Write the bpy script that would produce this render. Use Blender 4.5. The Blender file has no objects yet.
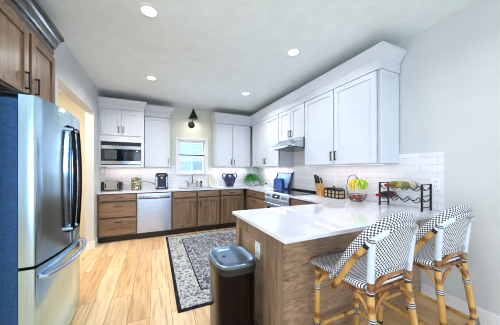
import bpy, bmesh, math, random
from mathutils import Vector, Matrix
random.seed(7)
PI = math.pi
SC = bpy.context.scene
COL = SC.collection

# ------------------------------------------------------------------ camera, world, light, exposure
YAW = math.radians(24.6)
cam_d = bpy.data.cameras.new('camera')
cam = bpy.data.objects.new('camera', cam_d)
COL.objects.link(cam)
cam.location = (0, 0, 1.313)
cam.rotation_euler = (PI/2, 0, -YAW)
cam_d.sensor_width = 36
cam_d.lens = 207.6/500*36
cam_d.shift_y = 7.4/500
cam_d.clip_start = 0.05
SC.camera = cam

world = bpy.data.worlds.new('world')
SC.world = world
world.use_nodes = True
bg = world.node_tree.nodes['Background']
bg.inputs['Color'].default_value = (0.62, 0.78, 1.0, 1)
bg.inputs['Strength'].default_value = 4.5

def area(name, loc, rot, sx, sy, power, color, shape='RECTANGLE', spread=PI):
    d = bpy.data.lights.new(name, 'AREA')
    d.shape = shape
    d.size = sx
    if shape == 'RECTANGLE': d.size_y = sy
    d.energy = power
    d.color = color
    d.spread = spread
    o = bpy.data.objects.new(name, d)
    COL.objects.link(o)
    o.location = loc
    o.rotation_euler = rot
    return o

# daylight through the glazed rear wall and through the window over the sink
area('daylight_rear', (0.6, -3.30, 1.25), (PI/2+.45, 0, 0), 3.2, 2.2, 100, (0.80, 0.90, 1.0))
area('daylight_left', (-3.95, -1.0, 1.35), (0, -PI/2-.45, 0), 2.2, 4.0, 165, (0.80, 0.90, 1.0))
area('daylight_sink_window', (0.78, 5.30, 1.65), (-PI/2, 0, 0), 0.6, 0.75, 30, (0.62, 0.80, 1.0))
area('hall_light', (-1.8, 3.4, 2.70), (0, 0, 0), 0.5, 0.5, 58, (1.0, 0.92, 0.80))

CAN_POWER = 15
CAN_COLOR = (0.96, 0.98, 1.0)
LED_POWER = 0.45     # scales every strip under the cabinets

SC.view_settings.view_transform = 'Standard'
SC.view_settings.look = 'None'
SC.view_settings.gamma = 1
SC.view_settings.use_curve_mapping = False
SC.cycles.filter_width = 1.0
SC.view_settings.exposure = -0.66

# ------------------------------------------------------------------ materials
def s2l(c):
    return tuple(((x/255)/12.92 if x/255 <= .04045 else ((x/255+.055)/1.055)**2.4) for x in c)

def new_mat(name):
    m = bpy.data.materials.new(name)
    m.use_nodes = True
    return m, m.node_tree, m.node_tree.nodes['Principled BSDF']

def N(nt, t, **kw):
    n = nt.nodes.new(t)
    for k, v in kw.items():
        if k in n.inputs: n.inputs[k].default_value = v
        else: setattr(n, k, v)
    return n

def ramp(nt, stops):
    r = nt.nodes.new('ShaderNodeValToRGB')
    e = r.color_ramp.elements
    while len(e) > 1: e.remove(e[-1])
    e[0].position = stops[0][0]; e[0].color = (*stops[0][1], 1)
    for p, c in stops[1:]:
        x = e.new(p); x.color = (*c, 1)
    return r

def coords(nt, scale=(1, 1, 1), rot=(0, 0, 0), kind='Object'):
    t = nt.nodes.new('ShaderNodeTexCoord')
    mp = N(nt, 'ShaderNodeMapping')
    mp.inputs['Scale'].default_value = scale
    mp.inputs['Rotation'].default_value = rot
    nt.links.new(t.outputs[kind], mp.inputs['Vector'])
    return mp.outputs['Vector']

def paint(name, rgb, rough=.5, var=.04, metal=0, scale=6, bump=0, spec=.5, coat=0):
    m, nt, b = new_mat(name)
    c = s2l(rgb)
    v = coords(nt)
    n = N(nt, 'ShaderNodeTexNoise', Scale=scale, Detail=4)
    nt.links.new(v, n.inputs['Vector'])
    r = ramp(nt, [(.3, tuple(x*(1-var) for x in c)), (.7, tuple(min(1, x*(1+var)) for x in c))])
    nt.links.new(n.outputs['Fac'], r.inputs['Fac'])
    nt.links.new(r.outputs['Color'], b.inputs['Base Color'])
    b.inputs['Roughness'].default_value = rough
    b.inputs['Metallic'].default_value = metal
    b.inputs['Specular IOR Level'].default_value = spec
    b.inputs['Coat Weight'].default_value = coat
    if bump:
        n2 = N(nt, 'ShaderNodeTexNoise', Scale=220, Detail=2)
        nt.links.new(v, n2.inputs['Vector'])
        bp = N(nt, 'ShaderNodeBump', Strength=bump, Distance=.004)
        nt.links.new(n2.outputs['Fac'], bp.inputs['Height'])
        nt.links.new(bp.outputs['Normal'], b.inputs['Normal'])
    return m

def grain(name, dark, light, scale=(30, 30, 2.2), rough=.36, blotch=.35, coat=0):
    """stained or natural wood: fine stretched grain times soft blotches"""
    m, nt, b = new_mat(name)
    v = coords(nt, scale)
    n = N(nt, 'ShaderNodeTexNoise', Scale=1.0, Detail=7, Roughness=.65, Distortion=.6)
    nt.links.new(v, n.inputs['Vector'])
    r = ramp(nt, [(.28, s2l(dark)), (.72, s2l(light))])
    nt.links.new(n.outputs['Fac'], r.inputs['Fac'])
    v2 = coords(nt, tuple(max(.9, s*.12) for s in scale))
    n2 = N(nt, 'ShaderNodeTexNoise', Scale=1.6, Detail=3)
    nt.links.new(v2, n2.inputs['Vector'])
    r2 = ramp(nt, [(.3, (1-blotch,)*3), (.7, (1.0,)*3)])
    nt.links.new(n2.outputs['Fac'], r2.inputs['Fac'])
    mx = N(nt, 'ShaderNodeMix', data_type='RGBA', blend_type='MULTIPLY')
    mx.inputs[0].default_value = 1
    nt.links.new(r.outputs['Color'], mx.inputs[6])
    nt.links.new(r2.outputs['Color'], mx.inputs[7])
    nt.links.new(mx.outputs[2], b.inputs['Base Color'])
    b.inputs['Roughness'].default_value = rough
    b.inputs['Coat Weight'].default_value = coat
    bp = N(nt, 'ShaderNodeBump', Strength=.08, Distance=.002)
    nt.links.new(n.outputs['Fac'], bp.inputs['Height'])
    nt.links.new(bp.outputs['Normal'], b.inputs['Normal'])
    return m

def oak_floor():
    m, nt, b = new_mat('oak_planks')
    v = coords(nt, rot=(0, 0, PI/2))
    br = N(nt, 'ShaderNodeTexBrick', Scale=1.0)
    br.offset = .37
    br.inputs['Brick Width'].default_value = 1.25
    br.inputs['Row Height'].default_value = .18
    br.inputs['Mortar Size'].default_value = .0025
    br.inputs['Color1'].default_value = (0, 0, 0, 1)
    br.inputs['Color2'].default_value = (1, 1, 1, 1)
    br.inputs['Mortar'].default_value = (.5, .5, .5, 1)
    nt.links.new(v, br.inputs['Vector'])
    tone = ramp(nt, [(0, s2l((222, 180, 130))), (.5, s2l((236, 198, 150))), (1, s2l((244, 212, 170)))])
    nt.links.new(br.outputs['Color'], tone.inputs['Fac'])
    add = N(nt, 'ShaderNodeVectorMath', operation='MULTIPLY_ADD')
    add.inputs[1].default_value = (3.1, 7.7, 0)
    v2 = coords(nt, (14, 1.3, 1))
    nt.links.new(br.outputs['Color'], add.inputs[0])
    nt.links.new(v2, add.inputs[2])
    n = N(nt, 'ShaderNodeTexNoise', Scale=1.3, Detail=8, Roughness=.62, Distortion=1.1)
    nt.links.new(add.outputs[0], n.inputs['Vector'])
    r = ramp(nt, [(.25, (.42, .36, .30)), (.42, (.82, .77, .70)), (.6, (1, 1, 1)), (.8, (1.0, .99, .96))])
    nt.links.new(n.outputs['Fac'], r.inputs['Fac'])
    mx = N(nt, 'ShaderNodeMix', data_type='RGBA', blend_type='MULTIPLY')
    mx.inputs[0].default_value = 1
    nt.links.new(tone.outputs['Color'], mx.inputs[6])
    nt.links.new(r.outputs['Color'], mx.inputs[7])
    mx2 = N(nt, 'ShaderNodeMix', data_type='RGBA')
    nt.links.new(br.outputs['Fac'], mx2.inputs[0])
    nt.links.new(mx.outputs[2], mx2.inputs[6])
    mx2.inputs[7].default_value = (*s2l((164, 122, 82)), 1)
    nt.links.new(mx2.outputs[2], b.inputs['Base Color'])
    b.inputs['Roughness'].default_value = .42
    return m

def tile_mat(name, rot):
    m, nt, b = new_mat(name)
    v = coords(nt, rot=rot)
    br = N(nt, 'ShaderNodeTexBrick', Scale=1.0)
    br.offset = .5
    br.inputs['Brick Width'].default_value = .30
    br.inputs['Row Height'].default_value = .075
    br.inputs['Mortar Size'].default_value = .0016
    br.inputs['Mortar Smooth'].default_value = .3
    br.inputs['Color1'].default_value = (*s2l((240, 240, 243)), 1)
    br.inputs['Color2'].default_value = (*s2l((232, 233, 238)), 1)
    br.inputs['Mortar'].default_value = (*s2l((198, 197, 203)), 1)
    nt.links.new(v, br.inputs['Vector'])
    nt.links.new(br.outputs['Color'], b.inputs['Base Color'])
    b.inputs['Roughness'].default_value = .18
    bp = N(nt, 'ShaderNodeBump', Strength=.4, Distance=.002)
    bp.invert = True
    nt.links.new(br.outputs['Fac'], bp.inputs['Height'])
    nt.links.new(bp.outputs['Normal'], b.inputs['Normal'])
    return m

def steel(name, rgb, rough=.24, scale=(2, 2, 160), var=.08):
    m, nt, b = new_mat(name)
    c = s2l(rgb)
    v = coords(nt, scale)
    n = N(nt, 'ShaderNodeTexNoise', Scale=1.0, Detail=3)
    nt.links.new(v, n.inputs['Vector'])
    r = ramp(nt, [(.3, tuple(x*(1-var) for x in c)), (.7, tuple(min(1, x*(1+var)) for x in c))])
    nt.links.new(n.outputs['Fac'], r.inputs['Fac'])
    nt.links.new(r.outputs['Color'], b.inputs['Base Color'])
    b.inputs['Metallic'].default_value = 1
    b.inputs['Roughness'].default_value = rough
    return m

def weave(name, sx, sy, rot, light=(232, 234, 240), dark=(30, 34, 48), thr=.12, stripes=False):
    """two-tone plastic weave on the UVs (in metres)"""
    m, nt, b = new_mat(name)
    v = coords(nt, (1/sx, 1/sy, 1), (0, 0, 0), 'UV')
    mp = N(nt, 'ShaderNodeMapping')
    mp.inputs['Rotation'].default_value = (0, 0, rot)
    nt.links.new(v, mp.inputs['Vector'])
    sp = N(nt, 'ShaderNodeSeparateXYZ')
    nt.links.new(mp.outputs['Vector'], sp.inputs[0])
    sn = []
    for k in range(2):
        m1 = N(nt, 'ShaderNodeMath', operation='MULTIPLY'); m1.inputs[1].default_value = 2*PI
        nt.links.new(sp.outputs[k], m1.inputs[0])
        m2 = N(nt, 'ShaderNodeMath', operation='SINE')
        nt.links.new(m1.outputs[0], m2.inputs[0]); sn.append(m2)
    pr = N(nt, 'ShaderNodeMath', operation='MULTIPLY')
    nt.links.new(sn[0].outputs[0], pr.inputs[0]); nt.links.new(sn[1].outputs[0], pr.inputs[1])
    ch = N(nt, 'ShaderNodeMath', operation='GREATER_THAN'); ch.inputs[1].default_value = thr
    nt.links.new((sn[1] if stripes else pr).outputs[0], ch.inputs[0])
    cm = N(nt, 'ShaderNodeMix', data_type='RGBA')
    nt.links.new(ch.outputs[0], cm.inputs[0])
    cm.inputs[6].default_value = (*s2l(light), 1); cm.inputs[7].default_value = (*s2l(dark), 1)
    nt.links.new(cm.outputs[2], b.inputs['Base Color'])
    b.inputs['Roughness'].default_value = .4
    bp = N(nt, 'ShaderNodeBump', Strength=.3, Distance=.002)
    nt.links.new(ch.outputs[0], bp.inputs['Height'])
    nt.links.new(bp.outputs['Normal'], b.inputs['Normal'])
    return m

def bamboo(name, light, dark):
    """cane with node rings along the UV length"""
    m, nt, b = new_mat(name)
    v = coords(nt, (1, 1, 1), (0, 0, 0), 'UV')
    wv = N(nt, 'ShaderNodeTexWave', Scale=1.15, Distortion=.4)
    wv.bands_direction = 'X'
    nt.links.new(v, wv.inputs['Vector'])
    rr = ramp(nt, [(0, (.42, .3, .2)), (.035, (.55, .45, .35)), (.09, (1, 1, 1))])
    nt.links.new(wv.outputs['Fac'], rr.inputs['Fac'])
    v2 = coords(nt, (16, 16, 5))
    n = N(nt, 'ShaderNodeTexNoise', Scale=1.0, Detail=5)
    nt.links.new(v2, n.inputs['Vector'])
    r = ramp(nt, [(.32, s2l(dark)), (.62, s2l(light))])
    nt.links.new(n.outputs['Fac'], r.inputs['Fac'])
    mx = N(nt, 'ShaderNodeMix', data_type='RGBA', blend_type='MULTIPLY')
    mx.inputs[0].default_value = 1
    nt.links.new(r.outputs['Color'], mx.inputs[6])
    nt.links.new(rr.outputs['Color'], mx.inputs[7])
    nt.links.new(mx.outputs[2], b.inputs['Base Color'])
    b.inputs['Roughness'].default_value = .3
    b.inputs['Coat Weight'].default_value = .3
    return m

def glow(name, rgb, strength):
    m, nt, b = new_mat(name)
    b.inputs['Base Color'].default_value = (.9, .9, .9, 1)
    b.inputs['Emission Color'].default_value = (*s2l(rgb), 1)
    b.inputs['Emission Strength'].default_value = strength
    return m

def glass_mat():
    m, nt, b = new_mat('window_glass')
    nt.nodes.remove(b)
    t = N(nt, 'ShaderNodeBsdfTransparent')
    t.inputs['Color'].default_value = (.93, .97, 1, 1)
    g = N(nt, 'ShaderNodeBsdfGlossy', Roughness=.02)
    fr = N(nt, 'ShaderNodeFresnel', IOR=1.45)
    mx = N(nt, 'ShaderNodeMixShader')
    nt.links.new(fr.outputs[0], mx.inputs[0])
    nt.links.new(t.outputs[0], mx.inputs[1])
    nt.links.new(g.outputs[0], mx.inputs[2])
    nt.links.new(mx.outputs[0], nt.nodes['Material Output'].inputs['Surface'])
    return m

def blotch_mat(name, cols, scale, rough=.6, kind='noise', detail=4):
    m, nt, b = new_mat(name)
    v = coords(nt)
    if kind == 'noise':
        n = N(nt, 'ShaderNodeTexNoise', Scale=scale, Detail=detail); out = n.outputs['Fac']
    else:
        n = N(nt, 'ShaderNodeTexVoronoi', Scale=scale); out = n.outputs['Color']
    nt.links.new(v, n.inputs['Vector'])
    k = len(cols)
    st = [(.3+.4*i/max(1, k-1) if kind == 'noise' else i/k, s2l(c)) for i, c in enumerate(cols)]
    r = ramp(nt, st)
    if kind != 'noise': r.color_ramp.interpolation = 'CONSTANT'
    nt.links.new(out, r.inputs['Fac'])
    nt.links.new(r.outputs['Color'], b.inputs['Base Color'])
    b.inputs['Roughness'].default_value = rough
    return m

def rug_mat(name, dark, mid, light, s1, s2, lo, hi):
    """worn oriental pattern: curling figures, broken up by wear"""
    m, nt, b = new_mat(name)
    v = coords(nt)
    n = N(nt, 'ShaderNodeTexNoise', Scale=s1, Detail=2, Distortion=1.8)
    nt.links.new(v, n.inputs['Vector'])
    vo = N(nt, 'ShaderNodeTexVoronoi', Scale=s2)
    vo.feature = 'DISTANCE_TO_EDGE'
    nt.links.new(v, vo.inputs['Vector'])
    mt = N(nt, 'ShaderNodeMath', operation='MULTIPLY_ADD')
    mt.inputs[1].default_value = .55
    nt.links.new(vo.outputs['Distance'], mt.inputs[0])
    nt.links.new(n.outputs['Fac'], mt.inputs[2])
    r = ramp(nt, [(lo, s2l(dark)), ((lo+hi)/2-.01, s2l(dark)), ((lo+hi)/2, s2l(mid)), (hi, s2l(light))])
    nt.links.new(mt.outputs[0], r.inputs['Fac'])
    n3 = N(nt, 'ShaderNodeTexNoise', Scale=34, Detail=5)
    nt.links.new(v, n3.inputs['Vector'])
    r3 = ramp(nt, [(.36, (0, 0, 0)), (.62, (1, 1, 1))])
    nt.links.new(n3.outputs['Fac'], r3.inputs['Fac'])
    sc = N(nt, 'ShaderNodeMath', operation='MULTIPLY'); sc.inputs[1].default_value = .55
    nt.links.new(r3.outputs['Color'], sc.inputs[0])
    mx = N(nt, 'ShaderNodeMix', data_type='RGBA')
    nt.links.new(sc.outputs[0], mx.inputs[0])
    nt.links.new(r.outputs['Color'], mx.inputs[6])
    mx.inputs[7].default_value = (*s2l(mid), 1)
    nt.links.new(mx.outputs[2], b.inputs['Base Color'])
    b.inputs['Roughness'].default_value = .95
    b.inputs['Specular IOR Level'].default_value = .1
    return m

def quartz():
    m, nt, b = new_mat('white_quartz')
    v = coords(nt, (1.2, 2.0, 1), (0, 0, .5))
    n = N(nt, 'ShaderNodeTexNoise', Scale=1.5, Detail=8, Distortion=2.0)
    nt.links.new(v, n.inputs['Vector'])
    r = ramp(nt, [(.44, s2l((226, 228, 238))), (.5, s2l((221, 223, 234))), (.56, s2l((227, 229, 238)))])
    nt.links.new(n.outputs['Fac'], r.inputs['Fac'])
    nt.links.new(r.outputs['Color'], b.inputs['Base Color'])
    b.inputs['Roughness'].default_value = .05
    b.inputs['Specular IOR Level'].default_value = .8
    return m

M = dict(
    wall=paint('wall_paint', (210, 212, 213), .7, .02, bump=.12),
    wallback=paint('wall_paint_cream', (222, 225, 211), .7, .02, bump=.12),
    hall=paint('hall_paint', (236, 227, 207), .7, .02),
    ceil=paint('ceiling_paint', (236, 246, 248), .8, .03, bump=.35),
    trim=paint('white_trim', (238, 239, 240), .4, .01),
    white=paint('white_cabinet_paint', (215, 220, 229), .38, .01),
    brown=grain('brown_stained_wood', (98, 76, 59), (172, 140, 112)),
    brownh=grain('brown_stained_wood_crosswise', (98, 76, 59), (172, 140, 112), (2.2, 30, 30)),
    browny=grain('brown_stained_wood_lengthwise', (98, 76, 59), (172, 140, 112), (30, 2.2, 30)),
    panel=grain('brown_panel_wood', (112, 88, 70), (208, 174, 142), (14, 30, 60), .42, .3),
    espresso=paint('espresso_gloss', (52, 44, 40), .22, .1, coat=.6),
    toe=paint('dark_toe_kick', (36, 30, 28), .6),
    floor=oak_floor(),
    quartz=quartz(),
    tileb=tile_mat('white_subway_tile_back', (PI/2, 0, 0)),
    tiler=tile_mat('white_subway_tile_side', (0, PI/2, PI/2)),
    steel=steel('brushed_steel', (186, 200, 222)),
    steelh=steel('brushed_steel_crosswise', (190, 196, 205), .22, (160, 160, 2)),
    steelf=steel('fridge_steel', (196, 228, 248), .2, (120, 120, 1.5), .05),
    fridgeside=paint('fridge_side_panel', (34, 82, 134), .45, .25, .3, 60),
    trimsteel=steel('satin_steel', (214, 218, 224), .42, (160, 160, 2)),
    chrome=paint('chrome', (205, 208, 212), .12, .01, 1),
    bronze=paint('dark_bronze_metal', (30, 27, 28), .45, .05, .2),
    black=paint('black_metal', (26, 26, 29), .4, .05, .4),
    blackp=paint('black_plastic', (22, 22, 25), .35, .05),
    bglass=paint('black_glass', (9, 10, 13), .06, .02, coat=.5),
    greyglass=paint('grey_door_glass', (70, 86, 92), .12, .1),
    darksteel=steel('dark_polished_steel', (36, 33, 35), .13, (60, 60, 2), .1),
    lidsteel=steel('lid_steel', (120, 146, 172), .3, (90, 2, 2), .08),
    rattan=bamboo('natural_rattan', (218, 172, 98), (186, 132, 62)),
    rattandark=bamboo('tawny_rattan', (176, 118, 58), (126, 78, 34)),
    wrapw=paint('white_wrapped_cane', (214, 226, 242), .35, .04),
    weaveseat=weave('black_white_weave_seat', .016, .0135, 0, thr=.2, stripes=True),
    weaveback=weave('black_white_weave_back', .022, .022, 0, thr=.08),
    weaveband=weave('black_white_weave_band', .021, .021, 0, thr=.02),
    wrapbw=weave('black_white_binding', .013, 1.0, PI/2, (214, 214, 216), (28, 28, 32), .1, True),
    wrapg=weave('grey_binding', .016, .016, 0, (128, 130, 136), (50, 52, 58)),
    glass=glass_mat(),
    navy=paint('navy_glaze', (20, 34, 78), .12, .35, 0, 14, coat=.5),
    blue=paint('blue_enamel', (48, 88, 160), .2, .2, 0, 12, coat=.3),
    bluetray=paint('pale_blue_tray', (150, 188, 228), .25, .15, 0, 9),
    leaf=blotch_mat('fern_leaf', [(16, 84, 44), (44, 128, 50), (96, 164, 62)], 16),
    pot=paint('white_pot', (210, 222, 228), .3),
    tin=blotch_mat('green_floral_print', [(40, 132, 78), (226, 222, 212), (30, 96, 60), (196, 74, 66), (60, 160, 96), (24, 60, 44)], 58, .35, 'voronoi'),
    knifeblock=grain('knife_block_bamboo', (196, 140, 70), (232, 182, 110), (30, 30, 3), .45),
    tan=paint('tan_compartment', (226, 196, 150), .5, .1),
    banana=blotch_mat('yellow_banana', [(226, 176, 40), (246, 210, 76)], 20),
    bananag=blotch_mat('green_banana', [(150, 190, 40), (206, 228, 72)], 14),
    stem=paint('banana_stem', (110, 100, 40), .6),
    fruit=blotch_mat('red_brown_skin', [(150, 70, 52), (196, 112, 84)], 18, .45),
    wineglass=paint('dark_wine_bottle', (16, 16, 18), .08, .05, coat=.6),
    wineyel=paint('pale_wine_bottle', (120, 106, 26), .08, .15, 0, 22, coat=.6),
    winegreen=paint('straw_wine_bottle', (110, 112, 56), .08, .15, 0, 22, coat=.6),
    foil=paint('red_foil', (170, 24, 44), .3, .1, .4),
    gold=paint('gold_label', (190, 160, 70), .35, .2, .5, 40),
    label=paint('paper_label', (84, 34, 38), .6, .3, 0, 60),
    palelabel=paint('pale_label', (196, 192, 160), .5, .2, 0, 40),
    plate=paint('white_plastic', (242, 242, 242), .35),
    slot=paint('socket_slot', (60, 60, 64), .5),
    lens=glow('lamp_lens', (255, 250, 240), 14),
    led=glow('led_lens', (255, 226, 205), 3),
    reddisp=glow('red_display', (255, 70, 60), 1.5),
    grndisp=glow('green_display', (150, 210, 255), .8),
    rugdark=rug_mat('rug_border_dark', (22, 24, 34), (32, 34, 46), (50, 52, 62), 8, 20, .4, .7),
    rugband=rug_mat('rug_border_pale', (70, 76, 92), (150, 152, 156), (204, 202, 198), 16, 24, .36, .62),
    rugfield=rug_mat('rug_field', (58, 64, 80), (112, 118, 130), (190, 190, 188), 15, 24, .40, .66),
    siding=paint('neighbour_siding', (226, 234, 244), .7, .05),
    fence=paint('outside_fence', (176, 194, 218), .8, .15),
    grass=blotch_mat('lawn', [(70, 104, 50), (110, 140, 70)], 9),
    cream=paint('cream_board', (224, 218, 198), .5, .06),
    cord=paint('dark_cord', (60, 60, 64), .5),
    shadein=paint('shade_inner_white', (244, 240, 230), .4),
)

# ------------------------------------------------------------------ geometry helpers
ORI = {}          # world origin of every thing built so far

class MB:
    """collects shapes in world coordinates, then links them as one mesh object"""
    def __init__(s, fn=None):
        s.bm = bmesh.new(); s.uv = s.bm.loops.layers.uv.new('UVMap'); s.fn = fn; s.mats = []
    def _v(s, p):
        return s.bm.verts.new(s.fn(*p) if s.fn else p)
    def face(s, vs, mi=0, uvs=None):
        try: f = s.bm.faces.new(vs)
        except ValueError: return None
        f.material_index = mi
        if uvs:
            for l, u in zip(f.loops, uvs): l[s.uv].uv = u
        return f
    def box(s, x0, x1, y0, y1, z0, z1, mi=0, bev=0):
        v = [s._v((x, y, z)) for x in (x0, x1) for y in (y0, y1) for z in (z0, z1)]
        fs = [s.face([v[i] for i in q], mi) for q in ((0, 1, 3, 2), (4, 6, 7, 5), (0, 4, 5, 1), (2, 3, 7, 6), (0, 2, 6, 4), (1, 5, 7, 3))]
        if bev:
            es = list({e for f in fs for e in f.edges})
            bmesh.ops.bevel(s.bm, geom=es, offset=bev, segments=2, affect='EDGES', profile=.5)
        return s
    def prism(s, poly, axis, a, b, mi=0):
        """poly in the two other axes (x,y | x,z | y,z order), extruded along axis from a to b"""
        def p3(p, t):
            return {'z': (p[0], p[1], t), 'y': (p[0], t, p[1]), 'x': (t, p[0], p[1])}[axis]
        A = [s._v(p3(p, a)) for p in poly]; B = [s._v(p3(p, b)) for p in poly]
        n = len(poly)
        s.face(A[::-1], mi); s.face(B, mi)
        for i in range(n): s.face([A[i], A[(i+1) % n], B[(i+1) % n], B[i]], mi)
        return s
    def loft(s, rings, closed=True, caps=True, loop=False, mi=0):
        """rings of equal length; UV u runs along the rings, v around, both in metres"""
        V = [[s._v(p) for p in r] for r in rings]
        n = len(rings[0]); us = [0.0]
        for i in range(1, len(rings)):
            us.append(us[-1] + (Vector(rings[i][0])-Vector(rings[i-1][0])).length*.5 + (Vector(rings[i][n//2])-Vector(rings[i-1][n//2])).length*.5)
        vs = [0.0]
        r0 = rings[len(rings)//2]
        for j in range(n): vs.append(vs[-1] + (Vector(r0[(j+1) % n])-Vector(r0[j])).length)
        m = len(rings)
        for i in range(m if loop else m-1):
            k = (i+1) % m
            uk = us[k] if k else us[-1] + .02
            for j in range(n if closed else n-1):
                l = (j+1) % n
                s.face([V[i][j], V[i][l], V[k][l], V[k][j]], mi, [(us[i], vs[j]), (us[i], vs[j+1]), (uk, vs[j+1]), (uk, vs[j])])
        if caps and not loop and closed:
            s.face(V[0][::-1], mi); s.face(V[-1], mi)
        return s
    def tube(s, pts, r, n=10, loop=False, mi=0, caps=True, flat=None):
        pts = [Vector(p) for p in pts]; m = len(pts)
        rr = r if isinstance(r, (list, tuple)) else [r]*m
        rings = []; up = None
        for i, p in enumerate(pts):
            if loop: t = pts[(i+1) % m]-pts[i-1]
            else: t = pts[min(i+1, m-1)]-pts[max(i-1, 0)]
            t.normalize()
            if up is None:
                up = Vector((0, 0, 1)) if abs(t.z) < .9 else Vector((1, 0, 0))
            a = (up - t*up.dot(t)).normalized(); b = t.cross(a); up = a
            k = flat or 1
            rings.append([tuple(p + a*math.cos(q)*rr[i] + b*math.sin(q)*rr[i]*k) for q in [2*PI*j/n for j in range(n)]])
        return s.loft(rings, True, caps, loop, mi)
    def cyl(s, p0, p1, r0, r1=None, n=16, mi=0):
        return s.tube([p0, p1], [r0, r0 if r1 is None else r1], n, mi=mi)
    def lathe(s, prof, c, n=24, mi=0, axis='z'):
        rings = []
        for r, z in prof:
            ring = []
            for j in range(n):
                q = 2*PI*j/n
                x, y = max(r, .0004)*math.cos(q), max(r, .0004)*math.sin(q)
                o = {'z': (x, y, z), 'y': (x, z, y), 'x': (z, x, y)}[axis]
                ring.append((c[0]+o[0], c[1]+o[1], c[2]+o[2]))
            rings.append(ring)
        return s.loft(rings, True, True, False, mi)
    def build(s, name, mat, parent=None, smooth=35, bevel=0):
        bm = s.bm
        bmesh.ops.recalc_face_normals(bm, faces=bm.faces[:])
        if parent is not None: o3 = ORI[parent.name]
        else:
            xs = [v.co for v in bm.verts]
            o3 = Vector(((min(v.x for v in xs)+max(v.x for v in xs))/2, (min(v.y for v in xs)+max(v.y for v in xs))/2, min(v.z for v in xs)))
        bmesh.ops.translate(bm, verts=bm.verts[:], vec=-o3)
        me = bpy.data.meshes.new(name)
        bm.to_mesh(me); bm.free()
        for m in (mat if isinstance(mat, (list, tuple)) else [mat]): me.materials.append(m)
        for p in me.polygons: p.use_smooth = True
        me.set_sharp_from_angle(angle=math.radians(smooth))
        o = bpy.data.objects.new(name, me)
        COL.objects.link(o)
        if parent is not None: o.parent = parent
        else: o.location = o3
        ORI[o.name] = Vector(o3)
        if bevel:
            b = o.modifiers.new('bevel', 'BEVEL'); b.width = bevel; b.segments = 2; b.limit_method = 'ANGLE'
        return o

def tag(o, label, cat, group=None, kind=None):
    o['label'] = label; o['category'] = cat
    if group: o['group'] = group
    if kind: o['kind'] = kind
    return o

def thing(name, label, cat, loc=(0, 0, 0), group=None):
    o = bpy.data.objects.new(name, None)
    COL.objects.link(o)
    o.empty_display_size = .1
    o.location = loc
    ORI[o.name] = Vector(loc)
    return tag(o, label, cat, group)

def structure(o):
    o['kind'] = 'structure'
    return o

def copy_tree(o, parent=None):
    c = o.copy(); COL.objects.link(c)
    if parent is not None: c.parent = parent
    for ch in list(o.children): copy_tree(ch, c)
    return c

def arc(c, r, a0, a1, n, plane='xy', z=0):
    out = []
    for i in range(n+1):
        q = a0 + (a1-a0)*i/n
        u, v = c[0]+r*math.cos(q), c[1]+r*math.sin(q)
        out.append((u, v))
    return out

def rrect(x0, x1, y0, y1, r, n=5):
    return (arc((x1-r, y1-r), r, 0, PI/2, n) + arc((x0+r, y1-r), r, PI/2, PI, n)
            + arc((x0+r, y0+r), r, PI, 1.5*PI, n) + arc((x1-r, y0+r), r, 1.5*PI, 2*PI, n))

def bez(p0, p1, p2, n=10):
    p0, p1, p2 = Vector(p0), Vector(p1), Vector(p2)
    return [tuple(p0*(1-t)**2 + p1*2*t*(1-t) + p2*t*t) for t in [i/n for i in range(n+1)]]

def spline(pts, n=6):
    """Catmull-Rom through the points"""
    P = [Vector(p) for p in pts]; P = [P[0]*2-P[1]] + P + [P[-1]*2-P[-2]]
    out = []
    for i in range(1, len(P)-2):
        for k in range(n):
            t = k/n
            out.append(.5*((2*P[i]) + (P[i+1]-P[i-1])*t + (2*P[i-1]-5*P[i]+4*P[i+1]-P[i+2])*t*t + (3*P[i]-P[i-1]-3*P[i+1]+P[i+2])*t**3))
    out.append(P[-2])
    return out

# faces of cabinets: u along the width, v up, w out of the face
def f_back(y): return lambda u, v, w: (u, y-w, v)
def f_right(x): return lambda u, v, w: (x-w, u, v)
def f_left(x): return lambda u, v, w: (x+w, u, v)

def shaker(fn, u0, u1, v0, v1, name, mat, parent, rail=.057, th=.022, rec=.014):
    b = MB(lambda u, w, v: fn(u, v, w))
    b.box(u0, u0+rail, 0, th, v0, v1); b.box(u1-rail, u1, 0, th, v0, v1)
    b.box(u0+rail, u1-rail, 0, th, v0, v0+rail); b.box(u0+rail, u1-rail, 0, th, v1-rail, v1)
    b.box(u0+rail-.001, u1-rail+.001, 0, th-rec, v0+rail-.001, v1-rail+.001)
    return b.build(name, mat, parent, bevel=.0012)

def slab(fn, u0, u1, v0, v1, name, mat, parent, th=.02):
    b = MB(lambda u, w, v: fn(u, v, w))
    b.box(u0, u1, 0, th, v0, v1)
    return b.build(name, mat, parent, bevel=.002)

def pull(fn, u, v, vertical, parent, L=.11, off=.02, mat=None):
    """flat bar pull on two posts"""
    b = MB(lambda uu, w, vv: fn(uu, vv, w))
    h = L/2; t = .0055; d = .032
    if vertical:
        b.box(u-t, u+t, off+d-.010, off+d, v-h, v+h)
        for s in (-1, 1): b.box(u-t, u+t, off, off+d-.010, v+s*(h-.006)-.006, v+s*(h-.006)+.006)
    else:
        b.box(u-h, u+h, off+d-.010, off+d, v-t, v+t)
        for s in (-1, 1): b.box(u+s*(h-.006)-.006, u+s*(h-.006)+.006, off, off+d-.010, v-t, v+t)
    return b.build('handle', mat or M['bronze'], parent)

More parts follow.
